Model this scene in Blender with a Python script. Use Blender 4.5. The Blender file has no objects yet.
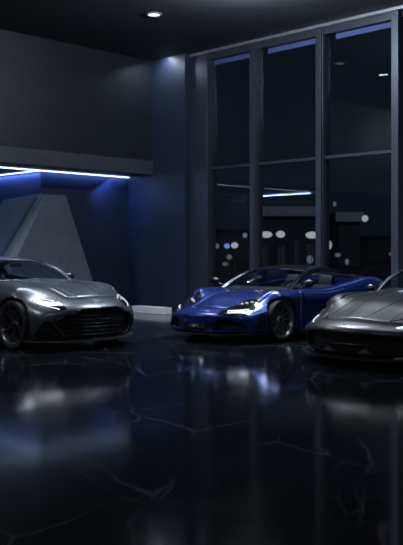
import bpy, bmesh, math, random
from mathutils import Vector, Matrix
from mathutils.bvhtree import BVHTree
random.seed(7)
SC = bpy.context.scene
COL = SC.collection
PI = math.pi
S2 = math.sqrt(2)

# ------------------------------------------------------------------ materials
def new_mat(name):
    m = bpy.data.materials.new(name); m.use_nodes = True
    nt = m.node_tree; nt.nodes.clear()
    out = nt.nodes.new('ShaderNodeOutputMaterial')
    return m, nt, out

def pbr(name, col, rough=.5, metal=0., coat=0., noise=.08, scale=40., spec=.5, bump=0., rvar=0.):
    """principled surface with a procedural colour variation"""
    m, nt, out = new_mat(name)
    p = nt.nodes.new('ShaderNodeBsdfPrincipled')
    tc = nt.nodes.new('ShaderNodeTexCoord')
    nz = nt.nodes.new('ShaderNodeTexNoise'); nz.inputs['Scale'].default_value = scale
    nz.inputs['Detail'].default_value = 4
    nt.links.new(tc.outputs['Object'], nz.inputs['Vector'])
    rp = nt.nodes.new('ShaderNodeValToRGB')
    a = [max(0, c*(1-noise)) for c in col[:3]]+[1]; b = [min(1, c*(1+noise)) for c in col[:3]]+[1]
    rp.color_ramp.elements[0].position = .35; rp.color_ramp.elements[0].color = a
    rp.color_ramp.elements[1].position = .65; rp.color_ramp.elements[1].color = b
    nt.links.new(nz.outputs['Fac'], rp.inputs['Fac'])
    nt.links.new(rp.outputs['Color'], p.inputs['Base Color'])
    p.inputs['Roughness'].default_value = rough
    p.inputs['Metallic'].default_value = metal
    p.inputs['Coat Weight'].default_value = coat
    p.inputs['Coat Roughness'].default_value = .04 if 'paint' not in name else .16
    p.inputs['Specular IOR Level'].default_value = spec
    if rvar:
        mr = nt.nodes.new('ShaderNodeMapRange')
        mr.inputs['To Min'].default_value = rough-rvar; mr.inputs['To Max'].default_value = rough+rvar
        nt.links.new(nz.outputs['Fac'], mr.inputs['Value']); nt.links.new(mr.outputs['Result'], p.inputs['Roughness'])
    if bump:
        bp = nt.nodes.new('ShaderNodeBump'); bp.inputs['Strength'].default_value = bump; bp.inputs['Distance'].default_value = .01
        nt.links.new(nz.outputs['Fac'], bp.inputs['Height']); nt.links.new(bp.outputs['Normal'], p.inputs['Normal'])
    nt.links.new(p.outputs['BSDF'], out.inputs['Surface'])
    return m

def emit(name, col, strength):
    m, nt, out = new_mat(name)
    e = nt.nodes.new('ShaderNodeEmission')
    e.inputs['Color'].default_value = (*col, 1); e.inputs['Strength'].default_value = strength
    nt.links.new(e.outputs['Emission'], out.inputs['Surface'])
    return m

def glass(name, tint, rough=0., ior=1.5, gain=1.):
    m, nt, out = new_mat(name)
    t = nt.nodes.new('ShaderNodeBsdfTransparent'); t.inputs['Color'].default_value = (*tint, 1)
    g = nt.nodes.new('ShaderNodeBsdfGlossy'); g.inputs['Roughness'].default_value = rough
    g.inputs['Color'].default_value = (gain, gain, gain, 1)
    f = nt.nodes.new('ShaderNodeFresnel'); f.inputs['IOR'].default_value = ior
    mx = nt.nodes.new('ShaderNodeMixShader')
    ge = nt.nodes.new('ShaderNodeNewGeometry')          # reflect on the entry face only (thin pane)
    iv = nt.nodes.new('ShaderNodeMath'); iv.operation = 'SUBTRACT'; iv.inputs[0].default_value = 1
    ml = nt.nodes.new('ShaderNodeMath'); ml.operation = 'MULTIPLY'
    nt.links.new(ge.outputs['Backfacing'], iv.inputs[1]); nt.links.new(iv.outputs[0], ml.inputs[0])
    nt.links.new(f.outputs['Fac'], ml.inputs[1]); nt.links.new(ml.outputs[0], mx.inputs['Fac'])
    nt.links.new(t.outputs['BSDF'], mx.inputs[1]); nt.links.new(g.outputs['BSDF'], mx.inputs[2])
    nt.links.new(mx.outputs['Shader'], out.inputs['Surface'])
    return m

def marble():
    m, nt, out = new_mat('dark_marble')
    N = nt.nodes.new; L = nt.links.new
    p = N('ShaderNodeBsdfPrincipled'); tc = N('ShaderNodeTexCoord')
    wz = N('ShaderNodeTexNoise'); wz.inputs['Scale'].default_value = .8; wz.inputs['Detail'].default_value = 6
    L(tc.outputs['Object'], wz.inputs['Vector'])
    ws = N('ShaderNodeVectorMath'); ws.operation = 'SCALE'; ws.inputs['Scale'].default_value = .55
    L(wz.outputs['Color'], ws.inputs[0])
    wa = N('ShaderNodeVectorMath'); wa.operation = 'ADD'; L(tc.outputs['Object'], wa.inputs[0]); L(ws.outputs['Vector'], wa.inputs[1])
    def veins(scale, width, rot):
        mp = N('ShaderNodeMapping'); mp.inputs['Rotation'].default_value = (0, 0, rot)
        mp.inputs['Scale'].default_value = (1, .5, 1); L(wa.outputs['Vector'], mp.inputs['Vector'])
        vo = N('ShaderNodeTexVoronoi'); vo.feature = 'DISTANCE_TO_EDGE'; vo.inputs['Scale'].default_value = scale
        L(mp.outputs['Vector'], vo.inputs['Vector'])
        mr = N('ShaderNodeMapRange'); mr.inputs['From Min'].default_value = 0; mr.inputs['From Max'].default_value = width
        mr.inputs['To Min'].default_value = 1; mr.inputs['To Max'].default_value = 0
        L(vo.outputs['Distance'], mr.inputs['Value']); return mr
    v1 = veins(.7, .012, .4); v2 = veins(1.3, .012, 1.9)
    ms = N('ShaderNodeTexNoise'); ms.inputs['Scale'].default_value = .9; L(tc.outputs['Object'], ms.inputs['Vector'])
    mk = N('ShaderNodeMapRange'); mk.inputs['From Min'].default_value = .42; mk.inputs['From Max'].default_value = .66
    L(ms.outputs['Fac'], mk.inputs['Value'])
    ad = N('ShaderNodeMath'); ad.operation = 'MAXIMUM'; L(v1.outputs[0], ad.inputs[0]); L(v2.outputs[0], ad.inputs[1])
    mm = N('ShaderNodeMath'); mm.operation = 'MULTIPLY'; L(ad.outputs[0], mm.inputs[0]); L(mk.outputs['Result'], mm.inputs[1])
    mx = N('ShaderNodeMix'); mx.data_type = 'RGBA'
    mx.inputs[6].default_value = (.006, .008, .011, 1); mx.inputs[7].default_value = (.07, .08, .092, 1)
    L(mm.outputs[0], mx.inputs[0]); L(mx.outputs[2], p.inputs['Base Color'])
    rz = N('ShaderNodeTexNoise'); rz.inputs['Scale'].default_value = 1.6; rz.inputs['Detail'].default_value = 6
    L(tc.outputs['Object'], rz.inputs['Vector'])
    rr = N('ShaderNodeMapRange'); rr.inputs['To Min'].default_value = .05; rr.inputs['To Max'].default_value = .15
    L(rz.outputs['Fac'], rr.inputs['Value']); L(rr.outputs['Result'], p.inputs['Roughness'])
    p.inputs['Specular IOR Level'].default_value = FLOOR_SPEC
    L(p.outputs['BSDF'], out.inputs['Surface'])
    return m
FLOOR_SPEC = .09

M = dict(
    marble=marble(),
    wall=pbr('charcoal_plaster', (.055, .069, .090), .55, noise=.10, scale=2.2, bump=.03),
    panel=pbr('charcoal_panel', (.013, .019, .028), .5, noise=.12, scale=1.6),
    band=pbr('fascia_grey', (.066, .078, .098), .5, noise=.08, scale=2.),
    bluewall=pbr('blue_grey_plaster', (.023, .035, .064), .5, noise=.1, scale=2.),
    ceil=pbr('black_ceiling', (.045, .052, .064), .7, noise=.08, scale=3.),
    frame=pbr('dark_anodised_metal', (.080, .092, .118), .4, metal=.6, noise=.06, scale=12.),
    trim=pbr('brushed_aluminium', (.55, .58, .64), .3, metal=.7, noise=.06, scale=30.),
    blind=pbr('blue_blind_fabric', (.16, .19, .42), .7, noise=.06, scale=60.),
    pane=glass('window_glass', (.88, .92, .95), 0., 1.5, 1.),
    sculpt=pbr('grey_stone', (.145, .17, .21), .55, noise=.10, scale=5.),
    slab=pbr('blue_grey_lacquer', (.10, .13, .24), .35, noise=.08, scale=4.),
    plinth=pbr('white_lacquer', (.75, .76, .78), .4, noise=.04, scale=6.),
    led=emit('led_white_blue', (.56, .70, 1.), 3.4),
    lamp=emit('lamp_white', (.95, .97, 1.), 18.), lamp_dim=emit('lamp_soft_white', (.92, .95, 1.), 1.3),
    tyre=pbr('tyre_rubber', (.012, .012, .013), .75, noise=.15, scale=60., bump=.05),
    blackrim=pbr('black_alloy', (.09, .095, .105), .3, metal=.8, coat=.5, noise=.08, scale=30.),
    greyrim=pbr('graphite_alloy', (.34, .36, .40), .35, metal=.9, coat=.4, noise=.08, scale=30.),
    disc=pbr('brake_steel', (.22, .22, .23), .35, metal=1., noise=.1, scale=50.),
    caliper=pbr('caliper_grey', (.10, .10, .11), .35, metal=.3, noise=.06, scale=30.),
    cabin=pbr('cabin_black', (.018, .019, .021), .6, noise=.15, scale=40.),
    leather=pbr('seat_leather', (.06, .063, .07), .5, noise=.12, scale=60., bump=.05),
    gloss=pbr('gloss_black', (.010, .011, .013), .12, coat=.8, noise=.1, scale=30.),
    matt=pbr('matt_black_plastic', (.012, .013, .015), .5, noise=.15, scale=60.),
    carbon=pbr('carbon_weave', (.022, .023, .026), .25, coat=.7, noise=.5, scale=160.),
    chrome=pbr('chrome', (.75, .77, .80), .12, metal=1., noise=.03, scale=30.),
    slat=pbr('dark_chrome', (.10, .11, .125), .25, metal=1., noise=.06, scale=30.),
    lamp_house=pbr('headlight_silver', (.20, .215, .24), .3, metal=.8, noise=.15, scale=70.),
    tail=pbr('tail_red', (.25, .01, .01), .15, coat=.6, noise=.08, scale=40.),
    drl=emit('daylight_led', (.86, .92, 1.), 1.7),
    beam=emit('projector_white', (.86, .92, 1.), .6),
    carglass=glass('car_glass', (.80, .84, .88), .0, 1.5, 1.),
    lens=glass('lens_glass', (.93, .95, .97), .0, 1.45, 1.),
    paint_grey=pbr('grey_metallic_paint', (.080, .093, .110), .38, metal=.6, coat=.6, noise=.05, scale=220.),
    paint_blue=pbr('blue_metallic_paint', (.010, .040, .25), .32, metal=.6, coat=1., noise=.06, scale=220.),
    paint_dark=pbr('dark_grey_metallic_paint', (.016, .019, .023), .38, metal=.3, coat=.3, noise=.05, scale=220.),
    bldg=pbr('night_facade', (.060, .070, .085), .8, noise=.2, scale=.4),
    bldg2=pbr('night_facade_grey', (.085, .096, .115), .8, noise=.2, scale=.4),
    ground=pbr('dark_paving', (.02, .022, .026), .7, noise=.2, scale=1.),
    edge=pbr('pale_coping', (.70, .74, .80), .7, noise=.1, scale=2.),
    lw=emit('city_lamp_white', (.92, .95, 1.), .42), lb=emit('city_lamp_blue', (.25, .42, 1.), .6),
    ld=emit('city_lamp_dim', (.7, .78, 1.), .14), lwarm=emit('city_lamp_warm', (1., .72, .5), .12),
    litwin=emit('lit_window_column', (.7, .78, .95), .012),
)

# ------------------------------------------------------------------ object helpers
def link(name, me, mat, parent=None, smooth=False):
    o = bpy.data.objects.new(name, me); COL.objects.link(o)
    if mat is not None:
        for m in (mat if isinstance(mat, (list, tuple)) else [mat]): me.materials.append(m)
    if parent: o.parent = parent
    if smooth:
        for p in me.polygons: p.use_smooth = True
    return o

def obj(name, bm, mat, parent=None, smooth=False, doubles=False, normals=True):
    if doubles: bmesh.ops.remove_doubles(bm, verts=bm.verts, dist=1e-5)
    if normals: bmesh.ops.recalc_face_normals(bm, faces=bm.faces)
    me = bpy.data.meshes.new(name); bm.to_mesh(me); bm.free()
    return link(name, me, mat, parent, smooth)

def tag(o, label, cat, group=None):
    o['label'] = label; o['category'] = cat
    if group: o['group'] = group
    return o
def struct(o): o['kind'] = 'structure'; return o
def thing(name, label, cat, loc=(0, 0, 0), rz=0., group=None):
    o = bpy.data.objects.new(name, None); COL.objects.link(o)
    o.location = loc; o.rotation_euler = (0, 0, rz); o.empty_display_size = .2
    return tag(o, label, cat, group)

def add_box(bm, lo, hi, bev=0., M4=None):
    r = bmesh.ops.create_cube(bm, size=1.)
    vs = r['verts']
    c = [(lo[i]+hi[i])/2 for i in range(3)]; s = [abs(hi[i]-lo[i]) for i in range(3)]
    for v in vs: v.co = Vector((v.co.x*s[0]+c[0], v.co.y*s[1]+c[1], v.co.z*s[2]+c[2]))
    es = list({e for v in vs for e in v.link_edges})
    if bev:
        rr = bmesh.ops.bevel(bm, geom=es, offset=bev, segments=2, affect='EDGES', profile=.6)
        vs = list({v for f in rr['faces'] for v in f.verts} | {v for v in vs if v.is_valid})
    if M4 is not None: bmesh.ops.transform(bm, matrix=M4, verts=vs)
    return vs

def add_tube(bm, pts, r, n=8, cap=True, flat=1.):
    pts = [Vector(p) for p in pts]; rings = []
    for i, p in enumerate(pts):
        t = (pts[min(i+1, len(pts)-1)]-pts[max(i-1, 0)]).normalized()
        up = Vector((0, 0, 1)) if abs(t.z) < .9 else Vector((1, 0, 0))
        a = t.cross(up).normalized(); b = a.cross(t).normalized()
        ri = r[i] if isinstance(r, (list, tuple)) else r
        rings.append([bm.verts.new(p+a*math.cos(2*PI*k/n)*ri+b*math.sin(2*PI*k/n)*ri*flat) for k in range(n)])
    for i in range(len(rings)-1):
        for k in range(n):
            bm.faces.new((rings[i][k], rings[i][(k+1) % n], rings[i+1][(k+1) % n], rings[i+1][k]))
    if cap:
        bm.faces.new(rings[0]); bm.faces.new(rings[-1])

def add_lathe_y(bm, prof, n=40, close=False):
    """profile [(radius, y)] revolved about the y axis"""
    rings = [[bm.verts.new((r*math.cos(2*PI*k/n), y, r*math.sin(2*PI*k/n))) for k in range(n)] for r, y in prof]
    m = len(rings)
    for i in range(m if close else m-1):
        j = (i+1) % m
        for k in range(n):
            bm.faces.new((rings[i][k], rings[i][(k+1) % n], rings[j][(k+1) % n], rings[j][k]))

def add_ellipsoid(bm, c, r, M4=None, seg=16):
    rr = bmesh.ops.create_uvsphere(bm, u_segments=seg, v_segments=seg//2+2, radius=1.)
    for v in rr['verts']: v.co = Vector((v.co.x*r[0], v.co.y*r[1], v.co.z*r[2]))
    if M4 is not None: bmesh.ops.transform(bm, matrix=M4, verts=rr['verts'])
    for v in rr['verts']: v.co += Vector(c)
    return rr['verts']

def add_prism(bm, poly, lo, hi):
    """poly of 3D points, two lists of same length joined"""
    A = [bm.verts.new(p) for p in lo]; B = [bm.verts.new(p) for p in hi]
    n = len(A)
    bm.faces.new(A); bm.faces.new(B[::-1])
    for i in range(n): bm.faces.new((A[i], A[(i+1) % n], B[(i+1) % n], B[i]))

def pchip(keys):
    ks = sorted(keys); X = [k[0] for k in ks]; Y = [k[1] for k in ks]; n = len(X)
    d = [(Y[i+1]-Y[i])/(X[i+1]-X[i]) for i in range(n-1)]
    mm = [0]*n
    for i in range(n):
        if i == 0: mm[i] = d[0]
        elif i == n-1: mm[i] = d[-1]
        else: mm[i] = 0 if d[i-1]*d[i] <= 0 else 2*d[i-1]*d[i]/(d[i-1]+d[i])
    def f(x):
        if x <= X[0]: return Y[0]
        if x >= X[-1]: return Y[-1]
        i = 0
        while x > X[i+1]: i += 1
        h = X[i+1]-X[i]; t = (x-X[i])/h
        return ((2*t**3-3*t*t+1)*Y[i]+(t**3-2*t*t+t)*h*mm[i]+(-2*t**3+3*t*t)*Y[i+1]+(t**3-t*t)*h*mm[i+1])
    return f
def sstep(a, b, x):
    t = max(0, min(1, (x-a)/(b-a))); return t*t*(3-2*t)
def chaikin_closed(pts, it):
    for _ in range(it):
        q = []
        n = len(pts)
        for i in range(n):
            a = pts[i]; b = pts[(i+1) % n]
            q.append(a*.75+b*.25); q.append(a*.25+b*.75)
        pts = q
    return pts
def polyline(pts, n):
    """resample a 3D polyline smoothly (per-coordinate pchip on chord length)"""
    pts = [Vector(p) for p in pts]
    s = [0.]
    for i in range(1, len(pts)): s.append(s[-1]+max(1e-6, (pts[i]-pts[i-1]).length))
    f = [pchip(list(zip(s, [p[k] for p in pts]))) for k in range(3)]
    return [Vector((f[0](s[-1]*i/(n-1)), f[1](s[-1]*i/(n-1)), f[2](s[-1]*i/(n-1)))) for i in range(n)]
def lin(pts, n):
    pts = [Vector(p) for p in pts]
    s = [0.]
    for i in range(1, len(pts)): s.append(s[-1]+max(1e-6, (pts[i]-pts[i-1]).length))
    out = []
    for q in range(n):
        t = s[-1]*q/(n-1); i = 0
        while i < len(pts)-2 and t > s[i+1]: i += 1
        out.append(pts[i].lerp(pts[i+1], (t-s[i])/(s[i+1]-s[i])))
    return out

def evaluated(o):
    dg = bpy.context.evaluated_depsgraph_get()
    return bpy.data.meshes.new_from_object(o.evaluated_get(dg), preserve_all_data_layers=True, depsgraph=dg)

# ------------------------------------------------------------------ the car builder
SIDES = ((1, 'left'), (-1, 'right'))

class Car:
    def __init__(self, sp, label, name, cat, loc, rz, group=None):
        self.sp = sp
        self.root = thing(name, label, cat, loc, rz, group)
        self.f = {k: pchip(v) for k, v in sp['curves'].items()}
        self.bow = sp['bow']; self.prof = pchip(sp['prof'])
        self.off = sp['wb']/2            # local origin: the middle of the wheelbase
        self.build_body()

    # shape of the shell -------------------------------------------------
    def warp(self, xs, y, z):
        sp = self.sp
        f = sstep(sp.get('warp0', -.15), sp['nose'], xs)
        x = xs - f*(self.bow[0]*(abs(y)/.95)**self.bow[1] + self.prof(z))
        g = 1-sstep(sp['tail'], sp['tail']+.9, xs)
        x += g*(sp['rbow'][0]*(abs(y)/.95)**sp['rbow'][1] + sp['rslope']*abs(z-.55))
        return Vector((x, y, z))
    def section(self, xs):
        f = self.f; g = {k: f[k](xs) for k in f}
        zl = g['zl']; W = g['W']; zm = g['zm']; ys = g['ys']; zs = g['zs']
        yi = g['yi']; zi = g['zi']; zc = g['zc']; Wl = g['Wl']
        h = [(0, zc), (.5*yi, zc+.35*(zi-zc)), (yi, zi), (ys, zs), (ys+.62*(W-ys), zs-.28*(zs-zm)), (W, zm),
             (W*.5+Wl*.5+g['dd'], zl+.45*(zm-zl)), (Wl, zl+.05), (Wl-.04, zl), (.5*Wl, zl), (0, zl)]
        ring = [Vector((0, y, z)) for y, z in h]+[Vector((0, -y, z)) for y, z in h[-2:0:-1]]
        return chaikin_closed(ring, 2)
    def build_body(self):
        sp = self.sp; nose, tail = sp['nose'], sp['tail']
        bm = bmesh.new()
        n = 78
        xs = [tail+(nose-tail)*i/(n-1) for i in range(n)]
        xs = sorted(xs+[nose-.012, nose-.03, tail+.012, tail+.03])
        rings = []; rr = sp.get('round', .10)
        for x in xs:
            sec = self.section(x)
            zmid = .5*(max(p.z for p in sec)+min(p.z for p in sec)); W = max(p.y for p in sec); H = max(p.z for p in sec)-zmid
            d = min(nose-x, x-tail); ins = 0
            if d < rr: ins = sp.get('inset', .07)*(1-math.sqrt(max(0, 1-(1-d/rr)**2)))
            ky, kz = 1-ins/W, 1-ins/H
            sec = [Vector((x, p.y*ky, zmid+(p.z-zmid)*kz)) for p in sec]
            rings.append((x, sec, zmid))
        V = [[bm.verts.new(self.warp(p.x, p.y, p.z)) for p in sec] for x, sec, zm in rings]
        m = len(V[0])
        for i in range(len(V)-1):
            xm = .5*(rings[i][0]+rings[i+1][0])
            for k in range(m):
                f = bm.faces.new((V[i][k], V[i+1][k], V[i+1][(k+1) % m], V[i][(k+1) % m]))
                t = ((k+.5)/4-.375+20) % 20          # position round the ring in control points
                s = 1 if t < 10 else -1
                if t > 10: t = 20-t
                slot = 0
                b0, b1 = sp['bonnet'][0], sp['bonnet'][1]
                if b0 < xm < b1 and t < sp['bonnet'][2]: slot = 1
                d0, d1 = sp['door']
                if d0 < xm < d1 and 3.1 < t < 6.6: slot = 2 if s > 0 else 3
                if t > 7.4: slot = 4
                f.material_index = slot
        for end in (0, len(V)-1):
            x, sec, zm = rings[end]; prev = V[end]
            for q in (.86, .68, .48, .28, .1):
                cur = [bm.verts.new(self.warp(x, p.y*q, zm+(p.z-zm)*q)) for p in sec]
                for k in range(m): bm.faces.new((prev[k], cur[k], cur[(k+1) % m], prev[(k+1) % m]))
                prev = cur
            c = bm.verts.new(self.warp(x, 0, zm))
            for k in range(m): bm.faces.new((prev[k], c, prev[(k+1) % m]))
        bmesh.ops.recalc_face_normals(bm, faces=bm.faces)
        self.bvh = BVHTree.FromBMesh(bm)
        me = bpy.data.meshes.new('shell'); bm.to_mesh(me); bm.free()
        for q in range(6): me.materials.append(sp['paint'] if q < 4 else M['matt'])
        o = bpy.data.objects.new('shell', me); COL.objects.link(o)
        # cutters: arches, intakes, cabin
        cuts = []
        for x in (0, -sp['wb']):
            for s in (1, -1):
                b = bmesh.new(); R = sp['arch']
                n = 40
                A = [b.verts.new((x+R*math.cos(2*PI*k/n), s*.56, sp['wr']+.005+R*math.sin(2*PI*k/n))) for k in range(n)]
                B = [b.verts.new((x+(R+.0)*math.cos(2*PI*k/n), s*1.3, sp['wr']+.005+(R+.0)*math.sin(2*PI*k/n))) for k in range(n)]
                b.faces.new(A); b.faces.new(B[::-1])
                for k in range(n): b.faces.new((A[k], A[(k+1) % n], B[(k+1) % n], B[k]))
                cuts.append(b)
        for poly, depth, side in sp['cuts']:
            for s in ((1, -1) if side else (1,)):
                b = bmesh.new()
                P = chaikin_closed([Vector((0, y*s, z)) for y, z in poly], 2)
                c = sum(P, Vector())/len(P)
                A = [b.verts.new(self.front(p.y, p.z)+Vector((.25, 0, 0))) for p in P]
                B = [b.verts.new(self.front(p.y, p.z)-Vector((depth, 0, 0))) for p in P]
                ca = b.verts.new(self.front(c.y, c.z)+Vector((.25, 0, 0))); cb = b.verts.new(self.front(c.y, c.z)-Vector((depth, 0, 0)))
                n = len(P)
                for k in range(n):
                    b.faces.new((A[k], A[(k+1) % n], B[(k+1) % n], B[k]))
                    b.faces.new((A[k], ca, A[(k+1) % n])); b.faces.new((B[k], B[(k+1) % n], cb))
                cuts.append(b)
        b = bmesh.new()                               # cabin well
        pl = sp['cabin']; P = [(x, y) for x, y in pl]+[(x, -y) for x, y in pl[::-1]]
        add_prism(b, None, [(x, y, .32) for x, y in P], [(x, y, 1.5) for x, y in P])
        cuts.append(b)
        for b in cuts:
            bmesh.ops.recalc_face_normals(b, faces=b.faces)
            cm = bpy.data.meshes.new('cut'); b.to_mesh(cm); b.free()
            for q in range(6): cm.materials.append(M['matt'])
            for p in cm.polygons: p.material_index = 5
            co = bpy.data.objects.new('cut', cm); COL.objects.link(co)
            md = o.modifiers.new('b', 'BOOLEAN'); md.operation = 'DIFFERENCE'; md.object = co; md.solver = 'EXACT'
            try: md.material_mode = 'INDEX'
            except Exception: pass
            bpy.context.view_layer.update()
            nm = evaluated(o); o.modifiers.remove(md); o.data = nm
            bpy.data.objects.remove(co)
        full = o.data
        names = {0: 'body', 1: 'bonnet', 2: 'door', 3: 'door', 4: 'underbody', 5: 'inner_liner'}
        nor = {}
        for slot, nm in names.items():
            b = bmesh.new(); b.from_mesh(full)
            kill = [f for f in b.faces if f.material_index != slot]
            bmesh.ops.delete(b, geom=kill, context='FACES')
            for f in b.faces: f.material_index = 0; f.smooth = slot != 5
            if not b.faces: b.free(); continue
            me = bpy.data.meshes.new(nm); b.to_mesh(me); b.free()
            for v in me.vertices: v.co.x += self.off
            mt = sp['paint'] if slot < 4 else M['matt']
            p = link(nm, me, mt, self.root)
            if slot < 4:                              # panel thickness, dark inner skin
                me.materials.append(M['cabin'])
                sm = p.modifiers.new('t', 'SOLIDIFY'); sm.thickness = .006; sm.offset = -1; sm.material_offset = 1; sm.material_offset_rim = 0
        bpy.data.objects.remove(o)
    def front(self, y, z):
        """point on the front face of the shell at lateral y, height z"""
        h = self.bvh.ray_cast(Vector((3, y, z)), Vector((-1, 0, 0)))
        return h[0] if h[0] is not None else Vector((self.sp['nose']-self.bow[0]*(abs(y)/.95)**self.bow[1], y, z))
    def snap(self, p):
        r = self.bvh.find_nearest(Vector(p)); return r[0], r[1]

    # surface-following parts -------------------------------------------
    def patch(self, name, ea, eb, mat, off=.004, thick=.02, n=18, m=6, mirror=True, parent=None, dome=0., straight=False, side_parent=None):
        """ruled patch between two edge polylines, laid on the shell, given depth"""
        res = []
        for s in ((1, -1) if mirror else (1,)):
            rs = lin if straight else polyline
            A = rs([(p[0], p[1]*s, p[2]) for p in ea], n); B = rs([(p[0], p[1]*s, p[2]) for p in eb], n)
            bm = bmesh.new(); top = []; bot = []
            for i in range(n):
                rt = []; rb = []
                for j in range(m+1):
                    q = A[i].lerp(B[i], j/m); c, nn = self.snap(q)
                    k = off+dome*math.sin(PI*j/m)*math.sin(PI*i/(n-1))
                    rt.append(bm.verts.new(c+nn*k+Vector((self.off, 0, 0)))); rb.append(bm.verts.new(c-nn*thick+Vector((self.off, 0, 0))))
                top.append(rt); bot.append(rb)
            for i in range(n-1):
                for j in range(m):
                    bm.faces.new((top[i][j], top[i+1][j], top[i+1][j+1], top[i][j+1]))
                    bm.faces.new((bot[i][j], bot[i][j+1], bot[i+1][j+1], bot[i+1][j]))
                for j in (0, m): bm.faces.new((top[i][j], top[i+1][j], bot[i+1][j], bot[i][j]))
            for i in (0, n-1):
                for j in range(m): bm.faces.new((top[i][j], top[i][j+1], bot[i][j+1], bot[i][j]))
            par = parent if parent else self.root
            if side_parent: par = side_parent[0 if s > 0 else 1]
            o = obj(name, bm, mat, par, smooth=False)
            o.data.shade_smooth() if hasattr(o.data, 'shade_smooth') and False else None
            for p in o.data.polygons: p.use_smooth = True
            o.data.set_sharp_from_angle(angle=math.radians(35))
            res.append(o)
        return res
    def line(self, name, pts, r, mat, off=.003, n=24, mirror=True, side_parent=None, parent=None, flat=1.):
        res = []
        for s in ((1, -1) if mirror else (1,)):
            bm = bmesh.new(); P = []
            for p in polyline([(p[0], p[1]*s, p[2]) for p in pts], n):
                c, nn = self.snap(p); P.append(c+nn*off+Vector((self.off, 0, 0)))
            add_tube(bm, P, r, 6, flat=flat)
            par = parent or self.root
            if side_parent: par = side_parent[0 if s > 0 else 1]
            res.append(obj(name, bm, mat, par, smooth=True))
        return res
    def L(self, p): return Vector((p[0]+self.off, p[1], p[2]))

    # glasshouse ----------------------------------------------------------
    def glasshouse(self):
        sp = self.sp['house']; U = sp['u']
        fB, fR, fC = [[pchip([(U[i], sp[c][i][k]) for i in range(len(U))]) for k in range(3)] for c in 'BRC']
        ev = lambda f, u: Vector([g(u) for g in f])
        nu, ns, nt = 64, 8, 14
        us = sorted(set([i/nu for i in range(nu+1)]+[sp['header'], sp['rear'][0], sp['rear'][1]]+list(sp['side'])))
        def row(u, s):
            B, R, C = ev(fB, u), ev(fR, u), ev(fC, u)
            r = []
            for j in range(ns+1):
                v = j/ns; p = B.lerp(R, v); p.y += .035*math.sin(PI*v)*min(1, abs(R.z-B.z)/.2); r.append(p)
            for j in range(1, nt+1):
                v = j/nt; y = R.y*(1-v); k = 1-(1-v)**sp.get('crown', 2.3)
                r.append(Vector((R.x+(C.x-R.x)*k, y, R.z+(C.z-R.z)*k)))
            return [Vector((p.x+self.off, p.y*s, p.z)) for p in r]
        bms = {}
        def get(k):
            if k not in bms: bms[k] = (bmesh.new(), {})
            return bms[k]
        for s in (1, -1):
            rows = [row(u, s) for u in us]
            for i in range(len(us)-1):
                um = .5*(us[i]+us[i+1])
                for j in range(ns+nt):
                    key = 'roof'
                    if j < ns:
                        if sp['side'][0] < um < sp['side'][1] and j < ns-1: key = ('side', s)
                    else:
                        q = j-ns
                        if um < sp['header'] and q >= 1: key = 'screen'
                        elif sp['rear'][0] < um < sp['rear'][1] and q >= 2: key = 'rear'
                    bm, cache = get(key)
                    def vert(a, b):
                        P = rows[a][b]; kk = (round(P.x, 5), round(P.y, 5), round(P.z, 5))
                        if kk not in cache: cache[kk] = bm.verts.new(P)
                        return cache[kk]
                    vs = []
                    for a, b in ((i, j), (i+1, j), (i+1, j+1), (i, j+1)):
                        w = vert(a, b)
                        if w not in vs: vs.append(w)
                    if len(vs) > 2:
                        try: bm.faces.new(vs)
                        except ValueError: pass
        nm = {'roof': ('roof', self.sp['roof_mat']), 'screen': ('windscreen', M['carglass']), 'rear': ('rear_window', M['carglass'])}
        for key, (bm, c) in bms.items():
            name, mat = nm.get(key, ('side_window', M['carglass']))
            for f in bm.faces: f.smooth = True
            o = obj(name, bm, mat, self.root)
            for p in o.data.polygons: p.use_smooth = True
            sm = o.modifiers.new('t', 'SOLIDIFY'); sm.thickness = .018 if key == 'roof' else .005; sm.offset = -1
            # make sure normals point outward
            cen = Vector((self.off-1.6, 0, .8)); a = sum(((p.center-cen).dot(p.normal)) for p in o.data.polygons)
            if a < 0: o.data.flip_normals()
        # bright line round the side windows / pillars
        for s in (1, -1):
            bm = bmesh.new(); P = []
            for i in range(40):
                u = sp['header']*.0+ (sp['side'][1])*i/39
                R = ev(fR, u); P.append(self.L((R.x, (R.y+.006)*s, R.z+.004)))
            add_tube(bm, P, .009, 6)
            obj('window_trim', bm, self.sp.get('trim_mat', M['slat']), self.root, smooth=True)

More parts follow.
